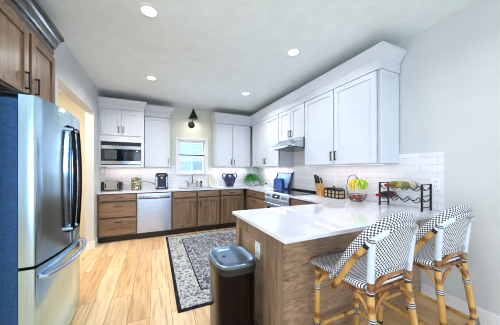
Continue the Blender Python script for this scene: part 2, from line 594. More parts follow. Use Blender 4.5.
# ------------------------------------------------------------------ room shell
XL, XR, YB, HC = -.93, 2.53, 5.05, 2.76
structure(MB().box(-4.2, 2.68, -3.6, 5.20, -.10, 0).build('floor', M['floor']))
structure(MB().box(-4.2, 2.68, -3.6, 5.20, HC, HC+.10).build('ceiling', M['ceil']))
structure(MB().box(XR, XR+.15, -3.6, YB, 0, HC).build('wall_right', M['wall']))
b = MB()                                                 # back wall around the window hole
WX0, WX1, WZ0, WZ1 = .478, 1.13, 1.235, 2.03
b.box(XL-.12, WX0, YB, YB+.15, 0, HC); b.box(WX1, XR+.15, YB, YB+.15, 0, HC)
b.box(WX0, WX1, YB, YB+.15, 0, WZ0); b.box(WX0, WX1, YB, YB+.15, WZ1, HC)
structure(b.build('wall_back', M['wallback']))
b = MB()                                                 # left wall: pier, header over the opening, far pier
b.box(XL-.12, XL, 2.66, 2.83, 0, HC); b.box(XL-.12, XL, 2.83, 4.256, 2.285, HC); b.box(XL-.12, XL, 4.256, YB, 0, HC)
structure(b.build('wall_left', M['wall']))
structure(MB().box(-4.2, XL-.12, 2.66, 2.83, 0, HC).build('wall_alcove', M['wall']))
b = MB(); b.box(-2.75, -2.60, 2.83, 5.20, 0, HC); b.box(-2.60, XL-.12, YB, YB+.15, 0, HC)
structure(b.build('wall_hall', M['hall']))
b = MB()                                                 # left wall of the living area with its wide window
b.box(-4.2, -4.05, -3.45, -3.0, 0, HC); b.box(-4.2, -4.05, 1.0, 2.66, 0, HC); b.box(-4.2, -4.05, -3.0, 1.0, 2.45, HC); b.box(-4.2, -4.05, -3.0, 1.0, 0, .25)
structure(b.build('wall_living', M['wall']))
d = MB()
for y in (-3.0, -1.035, .93): d.box(-4.16, -4.09, y, y+.07, .25, 2.45)
for a, c in ((-2.93, -1.035), (-.965, .93)): d.box(-4.16, -4.09, a, c, .25, .31).box(-4.16, -4.09, a, c, 2.39, 2.45)
d = structure(d.build('window_2', M['trim']))
for a, c in ((-2.93, -1.035), (-.965, .93)): MB().box(-4.128, -4.122, a, c, .31, 2.39).build('pane', M['glass'], d)
b = MB()                                                 # rear wall with the glazed doors
b.box(-4.2, -1.1, -3.6, -3.45, 0, HC); b.box(2.3, XR, -3.6, -3.45, 0, HC); b.box(-1.1, 2.3, -3.6, -3.45, 2.4, HC)
structure(b.build('wall_rear', M['wall']))
d = structure(MB().box(-1.1, -1.03, -3.56, -3.49, 0, 2.4).box(2.23, 2.3, -3.56, -3.49, 0, 2.4).box(-1.03, 2.23, -3.56, -3.49, 2.33, 2.4)
              .box(-1.03, 2.23, -3.56, -3.49, 0, .06).box(.56, .64, -3.56, -3.49, .06, 2.33).build('door_1', M['trim']))
MB().box(-1.03, .56, -3.528, -3.522, .06, 2.33).build('pane', M['glass'], d)
MB().box(.64, 2.23, -3.528, -3.522, .06, 2.33).build('pane', M['glass'], d)

structure(MB().box(XR-.015, XR, -3.45, 1.225, 0, .12).box(XR-.010, XR, -3.45, 1.225, .12, .135).build('baseboard_right', M['trim']))
structure(MB().box(XL, XL+.015, 4.245, 4.41, 0, .12).box(XL-.12, XL, 4.241, 4.256, 0, .12).box(XL, XL+.010, 4.245, 4.41, .12, .135).build('baseboard_left', M['trim']))

# window over the sink
w = MB()
w.box(WX0-.045, WX1+.045, YB-.02, YB, WZ1, WZ1+.045); w.box(WX0-.045, WX0, YB-.02, YB, WZ0, WZ1); w.box(WX1, WX1+.045, YB-.02, YB, WZ0, WZ1)
w.box(WX0, WX0+.03, YB, YB+.12, WZ0, WZ1); w.box(WX1-.03, WX1, YB, YB+.12, WZ0, WZ1); w.box(WX0, WX1, YB, YB+.12, WZ1-.03, WZ1); w.box(WX0, WX1, YB, YB+.12, WZ0, WZ0+.02)
win = structure(w.build('window_1', M['trim']))
MB().box(WX0-.06, WX1+.06, YB-.05, YB, WZ0-.03, WZ0).build('window_sill', M['trim'], win)
zm = 1.625
s = MB().box(WX0+.03, WX0+.065, YB+.075, YB+.105, zm, WZ1-.03).box(WX1-.065, WX1-.03, YB+.075, YB+.105, zm, WZ1-.03).box(WX0+.065, WX1-.065, YB+.075, YB+.105, WZ1-.07, WZ1-.03)
s.box(WX0+.065, WX1-.065, YB+.075, YB+.105, zm, zm+.03)
sash = s.build('upper_sash', M['trim'], win)
MB().box(WX0+.06, WX1-.06, YB+.088, YB+.092, zm+.02, WZ1-.06).build('pane', M['glass'], sash)
s = MB().box(WX0+.03, WX0+.07, YB+.035, YB+.068, WZ0+.02, zm+.03).box(WX1-.07, WX1-.03, YB+.035, YB+.068, WZ0+.02, zm+.03).box(WX0+.07, WX1-.07, YB+.035, YB+.068, WZ0+.02, WZ0+.07)
s.box(WX0+.07, WX1-.07, YB+.035, YB+.068, zm-.01, zm+.03).box(.79, .815, YB+.04, YB+.064, WZ0+.07, zm-.01)
sash = s.build('lower_sash', M['trim'], win)
MB().box(WX0+.06, WX1-.06, YB+.05, YB+.054, WZ0+.06, zm).build('pane', M['glass'], sash)
MB().box(WX0+.03, WX1-.03, YB+.030, YB+.036, zm+.03, zm+.05).build('meeting_rail', M['black'], win)

# outside: lawn, fence and the house next door
structure(MB().box(-12, 14, 5.2, 16, -.25, -.12).build('ground_back', M['grass']))
structure(MB().box(-12, 14, -14, -3.6, -.25, -.12).build('ground_rear', M['grass']))
fb = MB()
for i in range(44): fb.box(-3+i*.2, -3+i*.2+.19, 8.0, 8.03, -.12, 1.62)
fb.box(-3, 5.8, 8.03, 8.07, .2, .3); fb.box(-3, 5.8, 8.03, 8.07, 1.3, 1.4)
tag(fb.build('board_fence', M['fence']), 'blue grey board fence outside the window above the sink', 'fence')
hb = thing('house', 'pale house beyond the fence seen through the upper window pane', 'house', (1.6, 12, -.12))
hw = MB()
for i in range(22): hw.prism([(12-.0, -.12+i*.16), (11.975, -.12+i*.16), (12, -.12+i*.16+.16)], 'x', -4, 8)
hw.box(-4, 8, 12, 12.2, -.12, 3.4)
hw.build('wall', M['siding'], hb)
MB().prism([(11.6, 3.3), (12.2, 3.3), (15.4, 5.2), (15.4, 5.4), (11.5, 3.45)], 'x', -4.3, 8.3).build('roof', M['fence'], hb)

# tiled splashbacks
b = MB(); b.box(XL+.001, WX0-.05, YB-.010, YB, .915, 1.40); b.box(WX1+.05, XR-.011, YB-.010, YB, .915, 1.40); b.box(WX0-.05, WX1+.05, YB-.010, YB, .915, WZ0-.031)
structure(b.build('backsplash_back', M['tileb']))
b = MB(); b.box(XR-.010, XR, 1.035, YB-.011, .915, 1.384); b.box(XR-.010, XR, 1.035, 1.448, 1.384, 1.49); b.box(XR-.010, XR, 2.665, 3.415, 1.384, 1.70)
structure(b.build('backsplash_right', M['tiler']))

# ------------------------------------------------------------------ base cabinets on the back wall
YF, ZT = 4.43, .883            # face plane of the boxes, their top
def base_body(x0, x1, y0, y1, parent, face, hollow=False):
    """carcass with a recessed toe kick on the side `face`"""
    b = MB()
    rc = .028                                   # doors stand proud of the carcass, leaving deep shadow gaps
    if face == 'back': x0_, y0_ = x0, y0+rc
    else: x0_, y0_ = x0+rc, y0
    if hollow:
        b.box(x0_, x0_+.018, y0_, y1, .11, ZT); b.box(x1-.018, x1, y0_, y1, .11, ZT); b.box(x0_+.018, x1-.018, y0_, y0_+.018, .11, ZT); b.box(x0_+.018, x1-.018, y0_+.018, y1, .11, .13)
    else: b.box(x0_, x1, y0_, y1, .11, ZT)
    b.build('body', M['brown'], parent)
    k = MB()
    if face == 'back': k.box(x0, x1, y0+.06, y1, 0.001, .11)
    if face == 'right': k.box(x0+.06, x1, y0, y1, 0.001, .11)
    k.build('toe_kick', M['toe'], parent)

def drawer(fn, u0, u1, v0, v1, parent, mat, shak=False, L=.12):
    d = (shaker if shak else slab)(fn, u0, u1, v0, v1, 'drawer', mat, parent)
    pull(fn, (u0+u1)/2, (v0+v1)/2 + (.0 if v1-v0 < .2 else (v1-v0)*.28), False, d, L)
    return d

t = thing('drawer_cabinet', 'brown base cabinet of three stacked drawers below the toaster, left of the dishwasher', 'cabinet', (-.62, YF, 0), 'brown base cabinets')
base_body(-.925, -.312, YF, YB-.002, t, 'back')
fb_ = f_back(YF)
for v0, v1 in ((.752, .868), (.460, .722), (.143, .430)): drawer(fb_, -.888, -.325, v0, v1, t, M['brownh'])

t = thing('sink_cabinet', 'brown two-door base cabinet with false drawer fronts under the kitchen sink', 'cabinet', (.79, YF, 0), 'brown base cabinets')
base_body(.308, 1.297, YF, YB-.002, t, 'back', True)
for u0, u1, hu in ((.335, .778, .738), (.822, 1.275, .862)):
    slab(fb_, u0, u1, .752, .868, 'false_front', M['brownh'], t)
    d_ = shaker(fb_, u0, u1, .143, .722, 'door', M['brown'], t)
    pull(fb_, hu, .60, True, d_, .13)

t = thing('base_cabinet', 'brown base cabinet with one drawer over one door, right of the sink cabinet', 'cabinet', (1.55, YF, 0), 'brown base cabinets')
base_body(1.299, 1.884, YF, YB-.002, t, 'back')
drawer(fb_, 1.32, 1.81, .752, .868, t, M['brownh'])
d_ = shaker(fb_, 1.32, 1.81, .143, .722, 'door', M['brown'], t)
pull(fb_, 1.36, .60, True, d_, .13)

# right run
XF = 1.915
fr_ = f_right(XF)
t = thing('drawer_cabinet', 'brown corner base cabinet of stacked drawers between the back wall and the range', 'cabinet', (2.2, 3.9, 0), 'brown base cabinets')
base_body(XF, XR-.002, 3.428, YF-.002, t, 'right')
for v0, v1 in ((.752, .868), (.460, .722), (.143, .430)): drawer(fr_, 3.47, 4.33, v0, v1, t, M['browny'])
t = thing('base_cabinet', 'brown base cabinet between the range and the peninsula', 'cabinet', (2.2, 2.27, 0), 'brown base cabinets')
base_body(XF, XR-.002, 1.902, 2.652, t, 'right')
drawer(fr_, 1.95, 2.63, .745, .868, t, M['browny'])
d_ = shaker(fr_, 1.95, 2.285, .13, .732, 'door', M['brown'], t); pull(fr_, 2.25, .6, True, d_, .13)
d_ = shaker(fr_, 2.295, 2.63, .13, .732, 'door', M['brown'], t); pull(fr_, 2.33, .6, True, d_, .13)

# peninsula
PX0, PY0, PY1 = .745, 1.245, 1.89
t = thing('peninsula_cabinet', 'brown wood peninsula with panelled end and plain back behind the stools', 'cabinet', (1.6, 1.55, 0))
MB().box(PX0, XR-.002, PY0, PY1, .001, ZT).build('body', M['panel'], t)
fe = f_right(PX0)
e = MB(lambda u, w, v: fe(u, v, w))
e.box(PY0, PY0+.09, 0, .028, .001, ZT); e.box(PY1-.07, PY1, 0, .028, .001, ZT); e.box(PY0+.09, PY1-.07, 0, .028, ZT-.11, ZT); e.box(PY0+.09, PY1-.07, 0, .028, .001, .14)
e.build('end_panel', M['brown'], t, bevel=.0015)
MB().box(PX0-.028, PX0+.075, PY0-.018, PY0-.0005, .001, ZT).build('corner_stile', M['brown'], t, bevel=.0015)
MB().box(PX0+.076, 1.615, PY0-.008, PY0-.0005, .001, ZT).build('back_panel', M['panel'], t)
MB().box(1.619, XR-.004, PY0-.008, PY0-.0005, .001, ZT).build('back_panel', M['panel'], t)
MB().box(PX0-.042, PX0-.029, PY0-.02, PY1, .001, .02).build('shoe_moulding', M['tan'], t)

# ------------------------------------------------------------------ worktops and sink
SX0, SX1, SY0, SY1 = .45, 1.20, 4.53, 4.93
b = MB(); z0, z1 = .885, .914
b.box(XL+.001, SX0, 4.40, YB-.011, z0, z1); b.box(SX1, XR-.011, 4.40, YB-.011, z0, z1)
b.box(SX0, SX1, 4.40, SY0, z0, z1); b.box(SX0, SX1, SY1, YB-.011, z0, z1); b.box(1.885, XR-.011, 3.424, 4.40, z0, z1)
tag(b.build('worktop', M['quartz']), 'white quartz worktop along the back wall and round the corner to the range', 'worktop', 'white quartz worktops')
b = MB()
b.prism([(.68, 1.90), (.68, 1.0), (XR-.011, 1.0), (XR-.011, 2.656), (1.885, 2.656), (1.885, 1.90)], 'z', z0, z1)
tag(b.build('worktop', M['quartz'], bevel=.003), 'white glossy quartz peninsula worktop carrying the wine rack and fruit', 'worktop', 'white quartz worktops')
b = MB()
b.box(SX0, SX1, SY0, SY1, .700, .705); b.box(SX0-.004, SX0, SY0, SY1, .70, .884); b.box(SX1, SX1+.004, SY0, SY1, .70, .884); b.box(SX0, SX1, SY0-.004, SY0, .70, .884); b.box(SX0, SX1, SY1, SY1+.004, .70, .884)
t = thing('sink', 'steel undermount sink basin let into the back worktop', 'sink', (.82, 4.73, .70))
b.build('basin', M['steelh'], t)
MB().cyl((.82, 4.73, .7055), (.82, 4.73, .709), .045).build('drain', M['chrome'], t)

t = thing('bridge_faucet', 'chrome bridge faucet with two lever handles standing behind the sink', 'faucet', (.80, 4.98, .914))
for x in (.70, .90):
    MB().lathe([(.026, .915), (.026, .922), (.014, .93), (.013, 1.0), (.018, 1.01), (.018, 1.04), (.008, 1.05)], (x, 4.985, 0), 14).build('post', M['chrome'], t)
    sg = -1 if x < .8 else 1
    MB().tube([(x, 4.985, 1.035), (x+sg*.035, 4.975, 1.055), (x+sg*.075, 4.965, 1.06)], [.008, .007, .006], 8).build('lever', M['chrome'], t)
MB().cyl((.70, 4.985, .985), (.90, 4.985, .985), .012).build('bridge', M['chrome'], t)
sp = [(.80, 4.985, .985), (.80, 4.985, 1.15)] + [(.80, 4.985-.075+.075*math.cos(a), 1.15+.075*math.sin(a)) for a in [PI*k/10 for k in range(1, 11)]] + [(.80, 4.835, 1.09)]
MB().tube(sp, .012, 10).build('spout', M['chrome'], t)
tag(MB().lathe([(.02, .915), (.02, .93), (.012, .94), (.012, .99), (.022, 1.0), (.02, 1.05), (.006, 1.055)], (1.0, 4.985, 0), 14).build('side_spray', M['black']), 'small dark side sprayer standing right of the chrome faucet', 'sprayer')
b = MB(lambda x, y, z: (x, 5.03-(1.22-z)*.16-y, z))
poly = [(x, z) for x, z in rrect(1.185, 1.285, .917, 1.20, .045)]
b.prism(poly, 'y', 0, .015)
tag(b.build('serving_board', M['cream']), 'small rounded cream board leaning on the tiles right of the window', 'board')

# ------------------------------------------------------------------ dishwasher
t = thing('dishwasher', 'stainless steel dishwasher between the drawer cabinet and the sink cabinet', 'dishwasher', (0, YF, 0))
MB().box(-.306, .302, YF+.005, YB-.01, .10, .880).build('body', M['blackp'], t)
b = MB(); b.box(-.302, .298, YF-.028, YF+.004, .125, .775)
dd = b.build('door', M['steel'], t, bevel=.004)
MB().box(-.302, .298, YF-.028, YF+.004, .779, .868).build('control_strip', M['steelh'], t, bevel=.004)
MB().box(-.27, .266, YF-.0285, YF-.0279, .758, .772).build('vent_gap', M['blackp'], dd)
hp = [(-.275, YF-.03, .80), (-.27, YF-.06, .80), (-.20, YF-.068, .80), (.0, YF-.072, .80), (.196, YF-.068, .80), (.266, YF-.06, .80), (.271, YF-.03, .80)]
MB().tube(hp, .011, 8).build('handle', M['steelh'], t)
MB().box(-.302, .298, YF+.04, YF+.06, .001, .10).build('toe_panel', M['blackp'], t)

# ------------------------------------------------------------------ range
RY0, RY1, RX = 2.66, 3.418, 1.875
t = thing('range', 'stainless steel slide-in range with black glass cooktop below the hood', 'range', (2.2, 3.04, 0))
MB().box(RX+.03, XR-.012, RY0, RY1, .05, .905).build('body', M['steelh'], t)
ck = MB().box(RX+.055, XR-.012, RY0-.002, RY1+.002, .9155, .924).build('cooktop', M['bglass'], t)
for (x, y, r) in ((2.08, 2.86, .10), (2.08, 3.22, .085), (2.33, 2.86, .075), (2.33, 3.22, .10)):
    MB().tube([(x+r*math.cos(a), y+r*math.sin(a), .9243) for a in [2*PI*k/28 for k in range(28)]], .0015, 4, True).build('burner_ring', M['greyglass'], ck)
MB().box(XR-.06, XR-.012, RY0, RY1, .9245, .950).build('rear_vent', M['black'], t, bevel=.004)
cp = MB().prism([(RX+.055, .924), (RX+.012, .915), (RX-.012, .80), (RX+.03, .80)], 'y', RY0, RY1).build('control_panel', M['trimsteel'], t)
def onpanel(v): return (RX+.012-.024*(.915-v)/.115)
for y in (2.74, 2.82, 3.24, 3.33):
    x = onpanel(.86)
    MB().cyl((x, y, .86), (x-.012, y, .862), .026, .026, 18).cyl((x-.012, y, .862), (x-.034, y, .866), .019, .016, 18).build('knob', M['steel'], t)
MB(lambda x, y, z: (onpanel(z)-x, y, z)).box(.0005, .003, 2.92, 3.15, .825, .895).build('display', M['bglass'], t)
MB(lambda x, y, z: (onpanel(z)-x, y, z)).box(.003, .0036, 3.0, 3.07, .853, .868).build('clock_digits', M['grndisp'], t)
dr = MB().box(RX-.005, RX+.028, RY0+.004, RY1-.004, .24, .79).build('door', M['trimsteel'], t, bevel=.004)
MB().box(RX-.007, RX-.0052, RY0+.09, RY1-.09, .34, .66).build('door_window', M['bglass'], dr)
MB().tube([(RX-.006, RY0+.06, .735), (RX-.05, RY0+.065, .735), (RX-.055, 3.04, .735), (RX-.05, RY1-.065, .735), (RX-.006, RY1-.06, .735)], .012, 8).build('handle', M['steel'], dr)
MB().box(RX-.003, RX+.028, RY0+.004, RY1-.004, .07, .232).build('storage_drawer', M['steelh'], t, bevel=.004)
MB().box(RX+.05, XR-.05, RY0+.02, RY1-.02, .001, .05).build('plinth', M['blackp'], t)

# ------------------------------------------------------------------ wall cabinets
ZB, ZD = 1.385, 2.392
def wall_body(x0, x1, y0, y1, z0, z1, parent, dx=0, dy=0):
    MB().box(x0+dx, x1, y0+dy, y1, z0, z1).build('body', M['white'], parent)

YM = 4.53                               # the deeper microwave cabinet
t = thing('microwave_cabinet', 'white wall cabinet with two small doors above the built-in microwave', 'cabinet', (-.56, YM, 1.37), 'white wall cabinets')
b = MB()
b.box(-.925, -.892, YM, YB-.012, 1.372, 2.44); b.box(-.243, -.196, YM, YB-.012, 1.372, 2.44)
b.box(-.892, -.243, YM, YB-.012, 1.372, 1.402); b.box(-.892, -.243, YM, YB-.012, 1.835, 2.44); b.box(-.892, -.243, YB-.03, YB-.012, 1.402, 1.835)
b.build('body', M['white'], t)
fm = f_back(YM)
for u0, u1, hu in ((-.882, -.576, -.605), (-.566, -.262, -.537)):
    d_ = shaker(fm, u0, u1, 1.955, 2.40, 'door', M['white'], t, .05)
    pull(fm, hu, 2.06, True, d_, .12)
def crown_sweep(path, z, h, parent=None, name='crown_moulding', d1=.075):
    rings = [[(px+nx*d, py+ny*d, zz) for d, zz in ((0, z), (0, z+h*.5), (.008, z+h*.52), (d1*.9, z+h*.92), (d1, z+h*.93), (d1, z+h), (-.03, z+h), (-.03, z))] for (px, py), (nx, ny) in path]
    return MB().loft(rings).build(name, M['white'], parent, smooth=20)
crown_sweep([((-.925, YM-.022), (0, -1)), ((-.194, YM-.022), (1, -1)), ((-.194, 4.60), (1, 0))], 2.441, .175, t, d1=.05)

YU = 4.72
fu = f_back(YU)
t = thing('wall_cabinet', 'white single-door wall cabinet between the microwave cabinet and the window', 'cabinet', (.05, YU, ZB), 'white wall cabinets')
wall_body(-.192, .292, YU, YB-.012, 1.372, 2.40, t, 0, .014)
d_ = shaker(fu, -.185, .285, 1.378, 2.392, 'door', M['white'], t)
pull(fu, .252, 1.50, True, d_, .12)
crown_sweep([((-.193, YU-.022), (0, -1)), ((.294, YU-.022), (1, -1)), ((.294, YB-.013), (1, 0))], 2.401, .215, t)

t = thing('wall_cabinet', 'white two-door wall cabinet on the back wall above the navy jug', 'cabinet', (1.72, YU, ZB), 'white wall cabinets')
wall_body(1.288, 2.176, YU, YB-.012, ZB, 2.40, t, 0, .014)
for u0, u1, hu in ((1.297, 1.69, 1.655), (1.70, 2.09, 1.735)):
    d_ = shaker(fu, u0, u1, ZB+.006, ZD, 'door', M['white'], t, .06); pull(fu, hu, 1.50, True, d_, .12)

XU = 2.20
fw = f_right(XU)
def right_cab(label, y0, y1, z0, doors, hz, L=.12):
    t = thing('wall_cabinet', label, 'cabinet', (2.36, (y0+y1)/2, z0), 'white wall cabinets')
    wall_body(XU, XR-.012, y0, y1, z0, 2.40, t, .014, 0)
    for u0, u1, hu in doors:
        d_ = shaker(fw, u0, u1, z0+.006, ZD, 'door', M['white'], t, .06); pull(fw, hu, hz, True, d_, L)
    return t
right_cab('white two-door wall cabinet in the corner left of the range hood', 3.426, 4.715, ZB, ((3.436, 3.972, 3.942), (3.988, 4.59, 4.018)), 1.50)
right_cab('white short wall cabinet with two doors directly above the range hood', 2.668, 3.420, 1.845, ((2.676, 3.038, 3.01), (3.048, 3.412, 3.076)), 1.95)
t = right_cab('white wide wall cabinet nearest the camera over knife block and fruit', 1.45, 2.662, ZB, ((1.480, 2.056, 2.028), (2.072, 2.652, 2.100)), 1.50)
shaker(f_back(1.4495), XU+.004, XR-.014, ZB+.002, 2.398, 'end_panel', M['white'], t, .055, .014, .008)

# frieze and crown over the run from the window wall to the near end
ox = XU-.022
structure(crown_sweep([((1.288, YB-.013), (-1, 0)), ((1.288, YU-.022), (-1, -1)), ((ox, YU-.022), (-1, -1)), ((ox, 1.428), (-1, -1)), ((XR-.013, 1.428), (0, -1))], 2.401, .222, None, 'trim_1'))

# ------------------------------------------------------------------ range hood
t = thing('range_hood', 'stainless steel under-cabinet range hood above the range', 'hood', (2.25, 3.04, 1.66))
b = MB().prism([(XR-.012, 1.842), (XU-.03, 1.842), (1.985, 1.722), (1.985, 1.690), (XR-.012, 1.665)], 'y', 2.672, 3.415)
b.build('canopy', M['steelh'], t, bevel=.002)
MB(lambda x, y, z: (x, y, z-.0005-(x-1.985)*.0459)).box(2.02, 2.46, 2.72, 3.37, 1.684, 1.6895).build('filter', M['darksteel'], t)
MB(lambda x, y, z: (x, y, z)).box(1.9835, 1.9849, 2.74, 2.84, 1.697, 1.716).build('control_pad', M['blackp'], t)

# ------------------------------------------------------------------ microwave
t = thing('microwave', 'stainless steel and black built-in microwave under two small white doors', 'microwave', (-.57, YM, 1.41))
MB().box(-.886, -.249, YM+.012, YB-.05, 1.403, 1.815).build('body', M['blackp'], t)
fx = lambda a, c, z0, z1, nm, m, d0, d1, p: MB().box(a, c, YM-d1, YM-d0, z0, z1).build(nm, m, p, bevel=.002)
fx(-.886, -.249, 1.765, 1.815, 'vent_strip', M['blackp'], -.011, .004, t)
fx(-.886, -.249, 1.700, 1.762, 'upper_trim', M['steelh'], -.011, .012, t)
do = fx(-.886, -.420, 1.482, 1.697, 'door', M['bglass'], -.011, .012, t)
fx(-.83, -.64, 1.515, 1.675, 'door_window', M['greyglass'], .012, .0135, do)
fx(-.886, -.249, 1.418, 1.479, 'lower_trim', M['steelh'], -.011, .012, t)
MB().tube([(-.445, YM-.013, 1.50), (-.447, YM-.035, 1.52), (-.447, YM-.035, 1.66), (-.445, YM-.013, 1.68)], .008, 8).build('handle', M['black'], do)
pn = fx(-.416, -.249, 1.482, 1.697, 'control_panel', M['bglass'], -.011, .012, t)
fx(-.325, -.295, 1.664, 1.678, 'display', M['reddisp'], .012, .0132, pn)
for r in range(4):
    for c in range(3):
        fx(-.352+c*.026, -.352+c*.026+.018, 1.505+r*.034, 1.505+r*.034+.018, 'button', M['greyglass'], .012, .0135, pn)

# ------------------------------------------------------------------ fridge and the cabinet over it
FY0, FYM, FY1 = 1.757, 2.191, 2.625
def fx_front(y, e=0): return -.690+.055*(1-((y-FYM)/.434)**2)-e
t = thing('refrigerator', 'large stainless steel french-door refrigerator standing left of the hall opening', 'refrigerator', (-1.2, 2.19, 0))
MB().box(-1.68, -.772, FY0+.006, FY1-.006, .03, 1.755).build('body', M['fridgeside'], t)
MB().box(-1.62, -.80, FY0+.03, FY1-.03, .001, .03).build('base_grille', M['blackp'], t)
def door_plan(y0, y1):
    n = 12
    pts = [(-.766, y0), ]
    for i in range(n+1):
        y = y0+(y1-y0)*i/n
        pts.append((fx_front(y), y))
    r = .012
    pts[1] = (pts[1][0]-r, y0); pts.insert(2, (pts[1][0]+r*.7, y0+r*.3)); pts[3] = (fx_front(y0+r), y0+r)
    pts.append((pts[-1][0]-r, y1)); pts[-2] = (fx_front(y1-r), y1-r)
    pts.append((-.766, y1))
    return pts
for y0, y1, hy in ((FY0, FYM-.002, 2.128), (FYM+.002, FY1, 2.254)):
    d_ = MB().prism(door_plan(y0, y1), 'z', .706, 1.782).build('door', M['steelf'], t, 40)
    x = fx_front(hy)
    pts = [(x-.002, hy, 1.66), (x+.028, hy, 1.65)] + [(x+.032+.014*math.sin(PI*k/12), hy, 1.62-.76*k/12) for k in range(13)] + [(x+.03, hy, .83), (x-.002, hy, .82)]
    MB().tube(pts, .0135, 10).build('handle', M['darksteel'], d_)
    MB().cyl((x-.001, hy, 1.64), (x+.036, hy, 1.64), .017).cyl((x-.001, hy, .84), (x+.036, hy, .84), .017).build('handle_mount', M['steel'], d_)
MB().box(-.80, -.767, FY0+.01, FY1-.01, .688, .704).build('gasket', M['blackp'], t)
d_ = MB().prism(door_plan(FY0, FY1), 'z', .055, .686).build('freezer_drawer', M['steelf'], t, 40)
pts = []
for k in range(17):
    y = 1.80+.78*k/16
    pts.append((fx_front(y)+.034+.02*math.sin(PI*k/16), y, .615))
pts = [(fx_front(1.80)-.002, 1.80, .615)] + pts + [(fx_front(2.58)-.002, 2.58, .615)]
MB().tube(pts, .017, 10).build('handle', M['steel'], d_)
for y in (FY0+.05, FY1-.05):
    MB().box(-.86, -.72, y-.03, y+.03, 1.783, 1.80).build('hinge_cover', M['blackp'], t, bevel=.004)

XO = -.905
t = thing('fridge_cabinet', 'brown two-door cabinet with crown moulding over the refrigerator', 'cabinet', (-1.25, 2.18, 1.88))
MB().box(-1.68, XO, 1.70, 2.652, 1.87, 2.44).build('body', M['brown'], t)
MB().box(-1.68, XO, 1.66, 1.699, .001, 2.44).build('side_panel', M['brown'], t)
fo = f_left(XO)
for u0, u1, hu in ((1.73, 2.165, 2.115), (2.205, 2.63, 2.255)):
    d_ = shaker(fo, u0, u1, 1.885, 2.39, 'door', M['brown'], t, .06); pull(fo, hu, 1.985, True, d_, .13)
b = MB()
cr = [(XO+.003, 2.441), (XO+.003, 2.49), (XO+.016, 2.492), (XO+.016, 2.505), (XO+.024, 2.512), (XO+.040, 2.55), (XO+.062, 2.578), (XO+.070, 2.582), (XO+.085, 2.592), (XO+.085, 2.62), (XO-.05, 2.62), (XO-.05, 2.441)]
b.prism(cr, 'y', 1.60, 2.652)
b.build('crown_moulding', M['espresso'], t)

# ------------------------------------------------------------------ lamps
def can(x, y, label, k=1.0):
    t = thing('recessed_light', label, 'ceiling light', (x, y, HC-.012), 'recessed ceiling lights')
    MB().lathe([(.060, HC-.002), (.062, HC-.012), (.085, HC-.008), (.088, HC-.001)], (x, y, 0), 28).build('trim_ring', M['trim'], t)
    MB().lathe([(.0005, HC-.007), (.059, HC-.007), (.059, HC-.002), (.0005, HC-.002)], (x, y, 0), 28).build('lens', M['lens'], t)
    l = area('downlight', (x, y, HC-.016), (0, 0, 0), .13, .13, CAN_POWER*k, CAN_COLOR, 'DISK', math.radians(150))
    return t
can(-.05, 2.09, 'lit recessed ceiling light at the upper left, nearest the fridge cabinet')
can(1.54, 2.09, 'lit recessed ceiling light nearest the right row of wall cabinets, above the peninsula', .65)
can(-.05, 3.60, 'lit recessed ceiling light in front of the microwave cabinet', 1.7)
can(1.555, 3.59, 'lit recessed ceiling light farthest back, near the corner wall cabinets', 1.5)
can(-.05, .59, 'recessed ceiling light in front of the fridge, above the top edge of the photo', .7)
can(1.54, .45, 'recessed ceiling light over the bar stools, above the top edge of the photo', .7)

def strip(label, x0, x1, y0, y1, z, power, color):
    o = MB().box(x0, x1, y0, y1, z-.010, z-.001, 0).box(x0+.006, x1-.006, y0+.006, y1-.006, z-.0112, z-.010, 1).build('light_strip', [M['trim'], M['led']])
    tag(o, label, 'light strip', 'lights under the wall cabinets')
    area('strip_light', ((x0+x1)/2, (y0+y1)/2, z-.014), (0, 0, 0), x1-x0, y1-y0, power*LED_POWER, color)
strip('slim light strip under the microwave cabinet', -.85, -.27, 4.90, 4.94, 1.372, 3.2, (1, .86, .72))
strip('slim light strip under the single-door wall cabinet', -.15, .25, 4.90, 4.94, 1.372, 2.2, (1, .90, .80))
strip('slim light strip under the wall cabinet above the navy jug', 1.33, 2.14, 4.90, 4.94, ZB, 8, (.88, .94, 1))
strip('slim light strip under the corner wall cabinet above the fern', 2.36, 2.40, 3.47, 4.62, ZB, 10.0, (.95, .95, 1))
strip('slim light strip under the wide wall cabinet above the fruit', 2.36, 2.40, 1.52, 2.62, ZB, 3.6, (1, .78, .72))

t = thing('wall_sconce', 'black cone wall sconce mounted above the sink window', 'wall lamp', (.80, YB, 2.36))
MB().lathe([(.075, 0), (.075, -.012), (.06, -.024), (.02, -.03)], (.785, YB-.001, 2.377), 24, axis='y').build('wall_plate', M['black'], t)
MB().tube(spline([(.785, YB-.028, 2.377), (.787, 4.93, 2.40), (.795, 4.88, 2.56), (.80, 4.85, 2.69)], 5), .009, 8).build('arm', M['black'], t)
MB().lathe([(.012, 2.70), (.024, 2.69), (.03, 2.64), (.105, 2.485), (.1, 2.482)], (.80, 4.85, 0), 28).build('shade', M['black'], t)
MB().lathe([(.026, 2.63), (.097, 2.4835), (.09, 2.4835), (.02, 2.62)], (.80, 4.85, 0), 28).build('shade_lining', M['shadein'], t)
MB().lathe([(.004, 2.49), (.024, 2.50), (.03, 2.525), (.015, 2.56), (.01, 2.58)], (.80, 4.85, 0), 14).build('bulb', M['lens'], t)
area('sconce_light', (.80, 4.85, 2.475), (0, 0, 0), .12, .12, 3.2, (1, .93, .8), 'DISK')

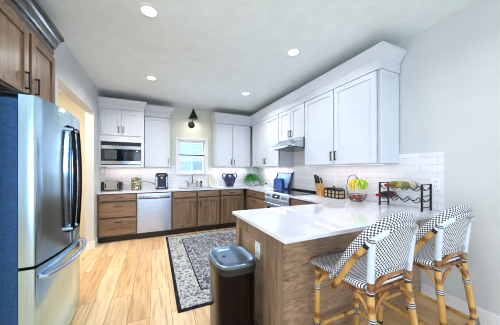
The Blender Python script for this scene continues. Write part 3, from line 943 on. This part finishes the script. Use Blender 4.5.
# outlets and switches
def outlet(fn, u, v, label, w=.035, h=.058):
    t = thing('wall_outlet', label, 'outlet', fn(u, v, 0), 'white outlet plates')
    slab(fn, u-w, u+w, v-h, v+h, 'cover_plate', M['plate'], t, .006)
    for s in (-1, 1):
        b = MB(lambda uu, ww, vv: fn(uu, vv, ww))
        b.box(u-.010, u-.006, .006, .0065, v+s*.022-.006, v+s*.022+.006); b.box(u+.006, u+.010, .006, .0065, v+s*.022-.006, v+s*.022+.006)
        b.build('socket', M['slot'], t)
outlet(f_right(XR-.010), 1.10, 1.175, 'white wall outlet on the tiles beyond the wine rack near the tile edge')
outlet(f_right(XR-.010), 2.33, 1.10, 'white wall outlet on the tiles behind the black lattice caddy')
outlet(f_back(YB-.010), 1.42, 1.175, 'white wall outlet on the back tiles left of the navy jug')
outlet(f_right(PX0), 1.475, .675, 'white outlet on the peninsula end panel beside the trash can', .042, .066)

# ------------------------------------------------------------------ things on the back worktop
ZW = .9145
t = thing('toaster', 'chrome and black two-slot toaster on the worktop under the microwave', 'toaster', (-.74, 4.82, ZW))
prof_t = rrect(-.16, .16, ZW+.018, 1.10, .05)
MB().prism([(x-.76, z) for x, z in prof_t], 'y', 4.74, 4.89).build('shell', M['chrome'], t, bevel=.004)
for x in (-.925, -.625):
    pass
MB().prism([(x*1.0-.76, z) for x, z in rrect(-.168, -.115, ZW+.012, 1.085, .022)], 'y', 4.735, 4.895).build('end_cap', M['blackp'], t)
MB().prism([(x*1.0-.76, z) for x, z in rrect(.115, .168, ZW+.012, 1.085, .022)], 'y', 4.735, 4.895).build('end_cap', M['blackp'], t)
MB().box(-.925, -.595, 4.745, 4.885, ZW, ZW+.018).build('base', M['blackp'], t)
for y in (4.78, 4.835): MB().box(-.86, -.66, y, y+.026, 1.0985, 1.101).build('slot', M['blackp'], t)
for x in (-.86, -.66): MB().box(x-.008, x+.008, 4.737, 4.7395, .96, 1.05).build('front_trim', M['blackp'], t)
MB().box(-.588, -.572, 4.80, 4.83, 1.02, 1.035).build('lever', M['black'], t)

t = thing('canister', 'round canister with green floral print between the toaster and coffee maker', 'canister', (-.345, 4.80, ZW))
MB().lathe([(.090, ZW), (.098, ZW+.01), (.098, 1.09), (.085, 1.11)], (-.345, 4.80, 0), 26).build('can', M['tin'], t)
MB().lathe([(.088, 1.11), (.092, 1.115), (.092, 1.14), (.08, 1.15), (.02, 1.152), (.018, 1.17), (.002, 1.172)], (-.345, 4.80, 0), 26).build('lid', M['tin'], t)

t = thing('coffee_maker', 'black and silver pod coffee maker on the worktop left of the sink', 'coffee maker', (.13, 4.78, ZW))
MB().prism(rrect(.012, .248, 4.66, 4.92, .05), 'z', ZW, ZW+.035).build('base', M['blackp'], t)
MB().prism(rrect(.02, .24, 4.78, 4.92, .04), 'z', ZW+.036, 1.17).build('column', M['blackp'], t)
MB().prism(rrect(.012, .055, 4.68, 4.86, .018), 'z', ZW+.036, 1.17).build('side_panel', M['steel'], t)
MB().prism(rrect(.205, .248, 4.68, 4.86, .018), 'z', ZW+.036, 1.17).build('side_panel', M['steel'], t)
MB().prism(rrect(.010, .250, 4.66, 4.92, .06), 'z', 1.171, 1.225).build('head', M['blackp'], t, bevel=.01)
MB().prism(rrect(.03, .23, 4.67, 4.90, .07), 'z', 1.2255, 1.247).build('lid', M['black'], t, bevel=.008)
MB().tube([(.07, 4.655, 1.20), (.09, 4.635, 1.205), (.17, 4.635, 1.205), (.19, 4.655, 1.20)], .009, 8).build('lift_handle', M['chrome'], t)
MB().cyl((.13, 4.73, 1.13), (.13, 4.73, 1.17), .03, .04).build('brew_spout', M['chrome'], t)
MB().box(.075, .185, 4.665, 4.775, ZW+.036, ZW+.044).build('drip_tray', M['steel'], t)
tag(MB().tube(spline([(.01, 4.90, 1.0), (-.08, 4.98, 1.035), (-.17, 5.02, 1.06), (-.25, 5.034, 1.075)], 6), .005, 6).build('power_cord', M['cord']), 'dark power cord running from the coffee maker to the wall', 'cord')

t = thing('jug', 'navy glazed two-handled jug on the back worktop under the wall cabinet', 'jug', (1.66, 4.82, ZW))
MB().lathe([(.002, ZW), (.090, ZW), (.095, ZW+.015), (.128, ZW+.10), (.146, ZW+.17), (.135, ZW+.225), (.100, ZW+.26), (.095, ZW+.285), (.112, ZW+.31), (.105, ZW+.31), (.07, ZW+.28), (.06, ZW+.2), (.002, ZW+.19)], (1.66, 4.82, 0), 28).build('body', M['navy'], t)
ca, sa = math.cos(-.35), math.sin(-.35)
for s in (-1, 1):
    pts = spline([(s*.098, 0, ZW+.290), (s*.145, 0, ZW+.31), (s*.170, 0, ZW+.27), (s*.162, 0, ZW+.215), (s*.132, 0, ZW+.19)], 5)
    MB().tube([(1.66+p.x*ca, 4.82+p.x*sa, p.z) for p in pts], .015, 8).build('handle', M['navy'], t)

t = thing('potted_fern', 'bushy green fern in a white pot in the worktop corner', 'plant', (2.22, 4.72, ZW))
MB().lathe([(.002, ZW), (.06, ZW), (.068, ZW+.01), (.085, ZW+.13), (.09, ZW+.14), (.08, ZW+.14), (.075, ZW+.12), (.002, ZW+.115)], (2.22, 4.72, 0), 22).build('pot', M['pot'], t)
b = MB()
rn = random.Random(3)
for i in range(95):
    a = rn.uniform(0, 2*PI); L = rn.uniform(.20, .38); el = rn.uniform(.35, 1.45)
    p0 = Vector((2.22+.04*math.cos(a), 4.72+.04*math.sin(a), ZW+.12))
    pr_ = None
    rad = min(L*math.cos(el)*1.1, .22); hgt = L*math.sin(el)
    mid = p0+Vector((math.cos(a)*rad*.5, math.sin(a)*rad*.5, hgt)); end = p0+Vector((math.cos(a)*rad*1.05, math.sin(a)*rad*1.05, hgt*.55-.12))
    end.y = min(end.y, 5.0); end.x = min(end.x, 2.49); mid.x = min(mid.x, 2.48); end.z = max(end.z, ZW+.02)
    pts = bez(p0, mid, end, 9)
    side = Vector((-math.sin(a), math.cos(a), 0))
    for k in range(1, 10):
        c = Vector(pts[k]); t_ = (c-Vector(pts[k-1])).normalized()
        w = .042*math.sin(PI*(k/10.5))+.008
        for s in (-1, 1):
            q = c + side*s*w + t_*.012 - Vector((0, 0, .006))
            if q.x > 2.505 or q.y > 5.03: continue
            b.face([b._v(c-t_*.007), b._v((c+q)/2-t_*.008+Vector((0, 0, .004))), b._v(q), b._v((c+q)/2+t_*.010+Vector((0, 0, .004)))])
b.build('foliage', M['leaf'], t)

# by the range
b = MB()
t = thing('serving_tray', 'tall pale blue tray with dark rim leaning on the tiles beside the range', 'tray', (2.42, 3.66, ZW))
lean = lambda off: (lambda x, y, z: (2.385+(z-ZW)*.36+x+off, y, z))
MB(lean(0)).box(0, .010, 3.44, 3.93, ZW+.012, 1.265).build('panel', M['bluetray'], t)
MB(lean(0)).box(-.014, .014, 3.405, 3.44, ZW, 1.28).box(-.012, .012, 3.93, 3.965, ZW, 1.28).box(-.012, .012, 3.44, 3.93, 1.245, 1.28).box(-.012, .012, 3.44, 3.93, ZW, ZW+.03).build('rim', M['navy'], t)
t = thing('napkin_holder', 'rounded bright blue holder standing in front of the pale blue tray', 'holder', (2.25, 3.70, ZW))
pl = [(3.46, ZW+.012), (3.46, 1.07)] + arc((3.53, 1.07), .07, PI, PI/2, 5)[1:] + arc((3.70, 1.07), .07, PI/2, 0, 5) + [(3.77, ZW+.012)]
MB().prism(pl, 'x', 2.270, 2.285).build('front_plate', M['blue'], t)
MB().prism(pl, 'x', 2.325, 2.34).build('rear_plate', M['blue'], t)
MB().box(2.265, 2.345, 3.46, 3.77, ZW, ZW+.0115).build('base', M['blue'], t)
t = thing('salt_shaker', 'small clear shaker with dark lid left of the blue holder', 'shaker', (2.22, 3.99, ZW))
MB().lathe([(.026, ZW), (.028, ZW+.01), (.022, ZW+.08)], (2.22, 4.0, 0), 16).build('jar', M['pot'], t)
MB().lathe([(.024, ZW+.08), (.024, ZW+.10), (.012, ZW+.112), (.001, ZW+.112)], (2.22, 4.0, 0), 16).build('lid', M['slot'], t)

# knife block and its knives
t = thing('knife_block', 'light bamboo knife block on the worktop right of the range', 'knife block', (2.36, 2.52, ZW))
K = lambda x, y, z: (x, y+(z-ZW)*.28, z)
MB(K).box(2.315, 2.415, 2.43, 2.53, ZW, 1.10).build('block', M['knifeblock'], t, bevel=.004)
MB(K).box(2.3135, 2.3149, 2.43, 2.53, ZW+.09, ZW+.1).build('groove', M['browny'], t)
kn = [(2.332, 2.515, .13), (2.36, 2.515, .14), (2.395, 2.515, .12), (2.335, 2.475, .11), (2.365, 2.475, .105), (2.395, 2.455, .09)]
for i, (x, y, L) in enumerate(kn):
    o = MB(K)
    o.box(x-.008, x+.008, y-.013, y+.013, 1.101, 1.101+L, 0, .005)
    o.box(x-.004, x+.004, y-.010, y+.010, 1.101+L*.35, 1.101+L*.38, 1)
    ko = o.build('knife', [M['blackp'], M['steel']])
    tag(ko, 'black-handled kitchen knife standing in the bamboo knife block', 'knife', 'knives in the knife block')

# black lattice caddy
t = thing('lattice_caddy', 'low black lattice caddy with tan compartments under the near wall outlet', 'caddy', (2.36, 2.22, ZW))
b = MB(); X0, X1, Y0, Y1 = 2.29, 2.41, 2.08, 2.36
for zz in (ZW, ZW+.055, ZW+.105): 
    b.box(X0, X1, Y0, Y1, zz, zz+.012) if zz == ZW else (b.box(X0, X0+.008, Y0, Y1, zz, zz+.010), b.box(X1-.008, X1, Y0, Y1, zz, zz+.010), b.box(X0+.008, X1-.008, Y0, Y0+.008, zz, zz+.010), b.box(X0+.008, X1-.008, Y1-.008, Y1, zz, zz+.010))
for k in range(5):
    y = Y0+(Y1-Y0-.010)*k/4
    for x in (X0-.002, X1-.006): b.box(x, x+.008, y, y+.010, ZW+.001, ZW+.12)
b.build('frame', M['black'], t)
for k in range(4):
    y0 = Y0+.014+(Y1-Y0-.010)*k/4
    MB().box(X0+.012, X1-.012, y0, y0+.052, ZW+.0125, ZW+.098).build('compartment', M['tan'], t, bevel=.004)
MB().prism([(Y0, ZW+.121), (Y1, ZW+.121), (Y1-.05, ZW+.142), (Y0+.05, ZW+.142)], 'x', X0, X1).build('lid', M['black'], t)
MB().lathe([(.006, ZW+.142), (.006, ZW+.15), (.014, ZW+.158), (.012, ZW+.168), (.002, ZW+.172)], ((X0+X1)/2, (Y0+Y1)/2, 0), 14).build('lid_knob', M['black'], t)

# fruit stand with banana hook
t = thing('fruit_stand', 'dark wire fruit basket with a banana hook on the peninsula worktop', 'fruit basket', (2.33, 1.86, ZW))
cx, cy = 2.34, 1.84
def ring(r, z, rad=.0028, n=28): return MB().tube([(cx+r*math.cos(2*PI*k/n), cy+r*math.sin(2*PI*k/n), z) for k in range(n)], rad, 5, True)
b = ring(.06, ZW+.004)
for rr, zz in ((.115, ZW+.085), (.10, ZW+.05), (.085, ZW+.025)):
    b.tube([(cx+rr*math.cos(2*PI*k/28), cy+rr*math.sin(2*PI*k/28), zz) for k in range(28)], .0028, 5, True)
for k in range(14):
    a = 2*PI*k/14
    b.tube([(cx+r_*math.cos(a), cy+r_*math.sin(a), z_) for r_, z_ in ((.06, ZW+.004), (.085, ZW+.025), (.10, ZW+.05), (.115, ZW+.085))], .0022, 5)
b.build('wire_basket', M['bronze'], t)
MB().tube(spline([(cx-.02, cy+.117, ZW+.085), (cx-.02, cy+.135, ZW+.17), (cx-.02, cy+.11, ZW+.29), (cx-.02, cy+.04, ZW+.335), (cx-.02, cy-.005, ZW+.32), (cx-.02, cy+.0, ZW+.308)], 5), .004, 8).build('banana_hook', M['bronze'], t)
for i, (dx, dy, dz, r) in enumerate(((-.026, .040, .046, .034), (-.024, -.040, .046, .035), (.042, .0, .048, .034))):
    o = MB().lathe([(.002, -r*.9), (r*.55, -r*.82), (r*.95, -r*.3), (r, .05*r), (r*.85, r*.55), (r*.4, r*.88), (.003, r*.78)], (cx+dx, cy+dy, ZW+dz+.005), 18).build('round_fruit', M['fruit'])
    tag(o, ('leftmost red-brown fruit in the wire basket under the bananas', 'rightmost red-brown fruit in the wire basket under the bananas', 'red-brown fruit at the back of the wire basket by the wall')[i], 'fruit', 'red-brown fruit in the wire basket')
t = thing('banana_bunch', 'bunch of yellow and green bananas hanging on the fruit basket hook', 'bananas', (cx-.02, cy, ZW+.28))
top = Vector((cx-.02, cy-.016, ZW+.290))
MB().tube([top+Vector((0, 0, .015)), top-Vector((0, 0, .02))], .011, 8).build('stem', M['stem'], t)
bs = [(-.02, .075, 'banana', .045), (-.045, .045, 'banana', .04), (.01, .05, 'banana', .05), (-.05, .0, 'banana', .05), (-.05, -.05, 'bananag', .06), (-.03, -.095, 'bananag', .07), (-.005, -.12, 'bananag', .075), (.02, -.085, 'bananag', .07), (.0, -.05, 'bananag', .06)]
for ex, ey, mm, bulge in bs:
    d_ = Vector((ex, ey, 0)); u = d_.normalized()
    p0 = top-Vector((0, 0, .012)); p1 = top+d_*1.25+u*bulge*.75-Vector((0, 0, .03)); p2 = top+d_*.8-Vector((0, 0, .165 if mm == 'banana' else .135))
    pts = bez(p0, p1, p2, 10)
    rr = [.006, .010, .016, .0185, .0195, .0195, .019, .018, .015, .009, .004]
    MB().tube(pts, rr, 8).build('banana', M[mm], t)

# wine rack with bottles
t = thing('wine_rack', 'black metal two-tier wine rack on the peninsula worktop by the wall', 'wine rack', (2.34, 1.32, ZW))
RX0, RX1, RYa, RYb = 2.32, 2.475, 1.12, 1.53
for y in (RYa, RYb):
    b = MB()
    for x in (RX0, RX1): b.box(x-.008, x+.008, y-.007, y+.007, ZW, 1.175)
    for zz in (.945, 1.055, 1.165): b.box(RX0+.008, RX1-.008, y-.004, y+.004, zz, zz+.008)
    for zz in (1.04, 1.15):
        b.tube([(RX0+.008+(RX1-RX0-.016)*k/10, y, zz-.035*math.sin(PI*k/10)) for k in range(11)], .004, 6)
    b.build('end_frame', M['black'], t)
def wz(y, base): 
    ph = (y-RYa)/(RYb-RYa)*4
    return base - .040*abs(math.sin(PI*ph))**1.0 
for base in (1.03, 1.145):
    for x in (RX0, RX1):
        MB().tube([(x, RYa+(RYb-RYa)*k/48, wz(RYa+(RYb-RYa)*k/48, base)) for k in range(49)], .004, 6).build('wave_rail', M['black'], t)
def bottle(label, y, base, glass, foil, lab, x0=2.20):
    zc = base-.040+.0385+.012
    t = thing('wine_bottle', label, 'wine bottle', (2.34, y, zc), 'wine bottles in the rack')
    R_ = .037
    MB().lathe([(.001, x0+.302), (.02, x0+.296), (.034, x0+.30), (R_, x0+.29), (R_, x0+.115), (.030, x0+.09), (.016, x0+.065), (.0145, x0+.03), (.0145, x0+.02)], (0, y, zc), 22, axis='x').build('glass', glass, t)
    MB().lathe([(.0152, x0+.06), (.0158, x0+.004), (.014, x0), (.001, x0)], (0, y, zc), 16, axis='x').build('foil', foil, t)
    MB().lathe([(R_+.0008, x0+.15), (R_+.0008, x0+.25)], (0, y, zc), 22, axis='x').build('paper_label', lab, t)
bottle('pale wine bottle with red foil neck in the top tier, nearer its left end', RYb-.41/8*3, 1.145, M['wineyel'], M['foil'], M['gold'], 2.18)
bottle('straw coloured wine bottle in the top tier, nearer the right end', RYb-.41/8*5, 1.145, M['winegreen'], M['gold'], M['palelabel'], 2.20)
bottle('dark red wine bottle with red neck lying in the lower tier', RYb-.41/8*1, 1.03, M['wineglass'], M['foil'], M['label'], 2.19)

# ------------------------------------------------------------------ trash can
t = thing('trash_can', 'dark polished steel trash can with lid beside the peninsula end panel', 'trash can', (.532, 1.50, 0))
def can_plan(e, r=0):
    out = []
    for k in range(44):                        # rounded rectangle with bulging sides
        a = 2*PI*k/44; c, d = math.cos(a), math.sin(a)
        out.append((.532+(.152-e)*math.copysign(abs(c)**(2/3.3), c), 1.50+(.195-e)*math.copysign(abs(d)**(2/3.3), d)))
    return out
MB().prism(can_plan(.004, .085), 'z', .03, .60).build('body', M['darksteel'], t, 40)
MB().prism(can_plan(.0, .088), 'z', .001, .0295).build('base_ring', M['blackp'], t, 40)
MB().prism(can_plan(-.002, .088), 'z', .601, .645).build('rim', M['blackp'], t, 40)
b = MB()
rings = [[(x, y, z) for x, y in can_plan(e, max(.03, .088-e*.6))] for e, z in ((-.002, .6455), (-.003, .662), (.004, .668), (.018, .668), (.024, .661), (.08, .656), (.12, .655))]
b.loft(rings)
ld = b.build('lid', M['lidsteel'], t, 50)
MB().lathe([(.0005, .654), (.014, .654), (.014, .6585), (.011, .660), (.0005, .660)], (.475, 1.515, 0), 16).build('sensor', M['blackp'], ld)

# ------------------------------------------------------------------ rug
t = thing('area_rug', 'worn navy and grey oriental rug on the floor before the sink', 'rug', (.96, 3.15, 0))
RU = (.19, 1.72, 2.0, 4.36)
def frame(o, i, z0, z1):
    a, c, d, e = RU
    return MB().box(a+o, a+i, d+o, e-o, z0, z1).box(c-i, c-o, d+o, e-o, z0, z1).box(a+i, c-i, d+o, d+i, z0, z1).box(a+i, c-i, e-i, e-o, z0, z1)
frame(0, .035, .001, .010).build('dark_edge', M['rugdark'], t)
frame(.035, .26, .001, .0105).build('pale_border', M['rugband'], t)
frame(.26, .275, .001, .0102).build('inner_line', M['rugdark'], t)
MB().box(RU[0]+.275, RU[1]-.275, RU[2]+.275, RU[3]-.275, .001, .010).build('field', M['rugfield'], t)

# ------------------------------------------------------------------ bar stools
def make_stool(o, label):
    ox, oy = o
    t = thing('bar_stool', label, 'bar stool', (ox, oy, 0), 'rattan bar stools at the peninsula')
    W = lambda p: (p[0]+ox, p[1]+oy, p[2])
    def T(name, pts, r, mat, n=10, flat=None): return MB().tube([W(p) for p in pts], r, n, flat=flat).build(name, M[mat], t)
    # seat: rounded trapezoid, woven, soft edge
    outline = []
    for u, v in rrect(-1, 1, -1, 1, .28, 5):
        hw = .208 + (v+1)*.5*.030
        outline.append((u*hw, .004+v*.222))
    rings = []
    for e, z in ((.03, .628), (.008, .630), (.0, .640), (.002, .652), (.012, .660), (.05, .660), (.12, .655)):
        rings.append([W((x*(1-e/.22), (y+.005)*(1-e/.205)-.005, z + .006 - (.008 if y > .17 else 0))) for x, y in outline])
    b = MB(); b.loft(rings)
    for f in b.bm.faces:
        for l in f.loops: l[b.uv].uv = (l.vert.co.x-ox, l.vert.co.y-oy)
    b.build('seat', M['weaveseat'], t, 60)
    b = MB(); b.tube([W((x*.96, y*.96, .617)) for x, y in outline], .012, 8, True); b.build('seat_rail', M['rattandark'], t)
    # legs
    FL = {s: ((s*.205, .165, .0), (s*.198, .155, .615)) for s in (-1, 1)}
    RL = {s: ((s*.215, -.305, .0), (s*.170, -.222, .625)) for s in (-1, 1)}
    def lerp(a, c, q): return tuple(x+(y-x)*q for x, y in zip(a, c))
    def at(L, z): return lerp(L[0], L[1], z/L[1][2])
    for s in (-1, 1):
        for L in (FL[s], RL[s]):
            T('leg', [at(L, z) for z in (.002, .2, .4, .612)], .0205, 'rattan', 12)
            T('leg_binding', [at(L, z) for z in (.462, .496)], .0235, 'wrapbw', 12)
            T('leg_binding', [at(L, z) for z in (.165, .225)], .0245, 'wrapg', 12)
            T('foot_cap', [at(L, z) for z in (.001, .02)], .0225, 'black', 12)
    # stretchers
    zs = .195
    for A, B in ((FL[-1], FL[1]), (FL[-1], RL[-1]), (FL[1], RL[1]), (RL[-1], RL[1])):
        T('stretcher', [at(A, zs), at(B, zs)], .015, 'rattan', 10)
        # two cane quarter arcs from the legs up to the seat rail, one pair below the stretcher
        for P, Q in ((A, B), (B, A)):
            a, q = at(P, .475), at(Q, .475)
            m0 = lerp(a, q, .10); m1 = lerp(a, q, .36)
            T('brace', bez(a, (m0[0], m0[1], .595), (m1[0], m1[1], .612), 8), .0105, 'rattandark' if A is RL[-1] else 'rattan', 8)
    # back posts, leaning and bound in white
    for s in (-1, 1):
        p0, p1 = (s*.170, -.222, .628), (s*.190, -.246, .945)
        T('back_post', [p0, lerp(p0, p1, .2)], .018, 'rattandark', 12)
        T('post_binding', [lerp(p0, p1, .2), lerp(p0, p1, .6), p1], .0205, 'wrapw', 12)
        T('post_collar', [lerp(p0, p1, -.01), lerp(p0, p1, .05)], .023, 'wrapbw', 12)
        T('post_collar', [lerp(p0, p1, .92), lerp(p0, p1, .98)], .0225, 'wrapbw', 12)
    T('back_arch', bez((-.165, -.230, .650), (0, -.27, .80), (.165, -.230, .650), 12), .016, 'rattandark', 10)
    # hoop: outer curve swept from the seat side up over the back and down again
    half = [(-.230, .025, .630), (-.228, -.060, .752), (-.220, -.135, .862), (-.200, -.215, .962), (-.155, -.263, 1.020), (-.085, -.283, 1.050), (0, -.290, 1.060)]
    outer = half + [(-x, y, z) for x, y, z in half[-2::-1]]
    O = spline(outer, 5)
    def inner(p):
        k = min(1, max(0, (p.z-.62)/.40))           # low on the arm the second cane lies behind, at the top it lies below
        return Vector((p.x*.975, p.y-.036*(1-k)-.004, p.z-.030-.014*k))
    I = [inner(p) for p in O]
    rings = []
    for i, (a, c) in enumerate(zip(O, I)):
        tn = (O[min(i+1, len(O)-1)]-O[max(i-1, 0)]).normalized()
        ax = (c-a); L = ax.length; ax = (ax - tn*ax.dot(tn)).normalized(); nn = tn.cross(ax)
        rg = []
        k_ = min(1, max(0, (a.z-.62)/.36)); wd = (L*.36+.015)*(.42+.58*k_)   # the band narrows towards the arm ends
        for j in range(14):
            q = 2*PI*j/14
            rg.append(W(a + ax*(L*.36-math.cos(q)*wd) + nn*math.sin(q)*(.013+.005*k_)))
        rings.append(rg)
    MB().loft(rings).build('woven_hoop', M['weaveband'], t, 60)
    n = len(I)
    lo = next(i for i, p in enumerate(O) if p.z > .93)
    dn = Vector((0, -.011, -.011))
    for k, seg in enumerate((I[:lo+1], I[n-lo-1:])):
        T('arm_cane', [p+dn for p in seg], .0165, 'rattan', 10)
        e = seg[-1] if k == 0 else seg[0]; d2 = (seg[-1]-seg[-2]).normalized() if k == 0 else (seg[0]-seg[1]).normalized()
        T('arm_collar', [e+dn-d2*.012, e+dn+d2*.012], .0185, 'black', 10)
        g = seg[0] if k == 0 else seg[-1]; d3 = (seg[0]-seg[1]).normalized() if k == 0 else (seg[-1]-seg[-2]).normalized()
        T('arm_end', [g+dn, g+dn+d3*.03], .0175, 'rattandark', 10)
    q_ = (n-2*lo)//4
    T('top_binding', [p+dn for p in I[lo:lo+q_+1]], .0175, 'wrapw', 10)
    T('top_binding', [p+dn for p in I[n-lo-q_-1:n-lo]], .0175, 'wrapw', 10)
    T('top_roll', [p+dn for p in I[lo+q_:n-lo-q_]], .0170, 'weaveband', 10)
    # woven back panel between the posts, slightly hollow
    b = MB(); nu, nv = 14, 12; G = []
    for j in range(nv+1):
        v = j/nv; row = []
        for i in range(nu+1):
            u = -1+2*i/nu
            x = u*(.160+.016*v)
            zt = 1.012 - .055*abs(u)**3; zb = .722 + .012*(1-u*u)
            z = zb+(zt-zb)*v
            y = -.228-.038*v-.022*(1-u*u)
            row.append((x, y, z))
        G.append(row)
    for off in (0, .010):
        V = [[b._v(W((x, y+off, z))) for x, y, z in row] for row in G]
        for j in range(nv):
            for i in range(nu):
                q = [(i, j), (i+1, j), (i+1, j+1), (i, j+1)]
                b.face([V[jj][ii] for ii, jj in q], 0, [(G[jj][ii][0], G[jj][ii][2]) for ii, jj in q])
        if off == 0: V0 = V
    for j in range(nv):
        b.face([V0[j][0], V0[j+1][0], V[j+1][0], V[j][0]]); b.face([V0[j][nu], V0[j+1][nu], V[j+1][nu], V[j][nu]])
    for i in range(nu):
        b.face([V0[0][i], V0[0][i+1], V[0][i+1], V[0][i]])
    b.build('back_panel', M['weaveback'], t, 60)
    MB().tube([W((x, y-.002+.005, z+.006)) for x, y, z in G[0]], .017, 10).build('lower_roll', M['weaveband'], t)
    return t
s1 = make_stool((1.262, .996), 'black and white woven rattan bar stool nearest the trash can')
s2 = copy_tree(s1)
s2.location = (1.96, .988, 0)
s2.rotation_euler.z = math.radians(-1.5)
s2['label'] = 'black and white woven rattan bar stool nearest the right wall'
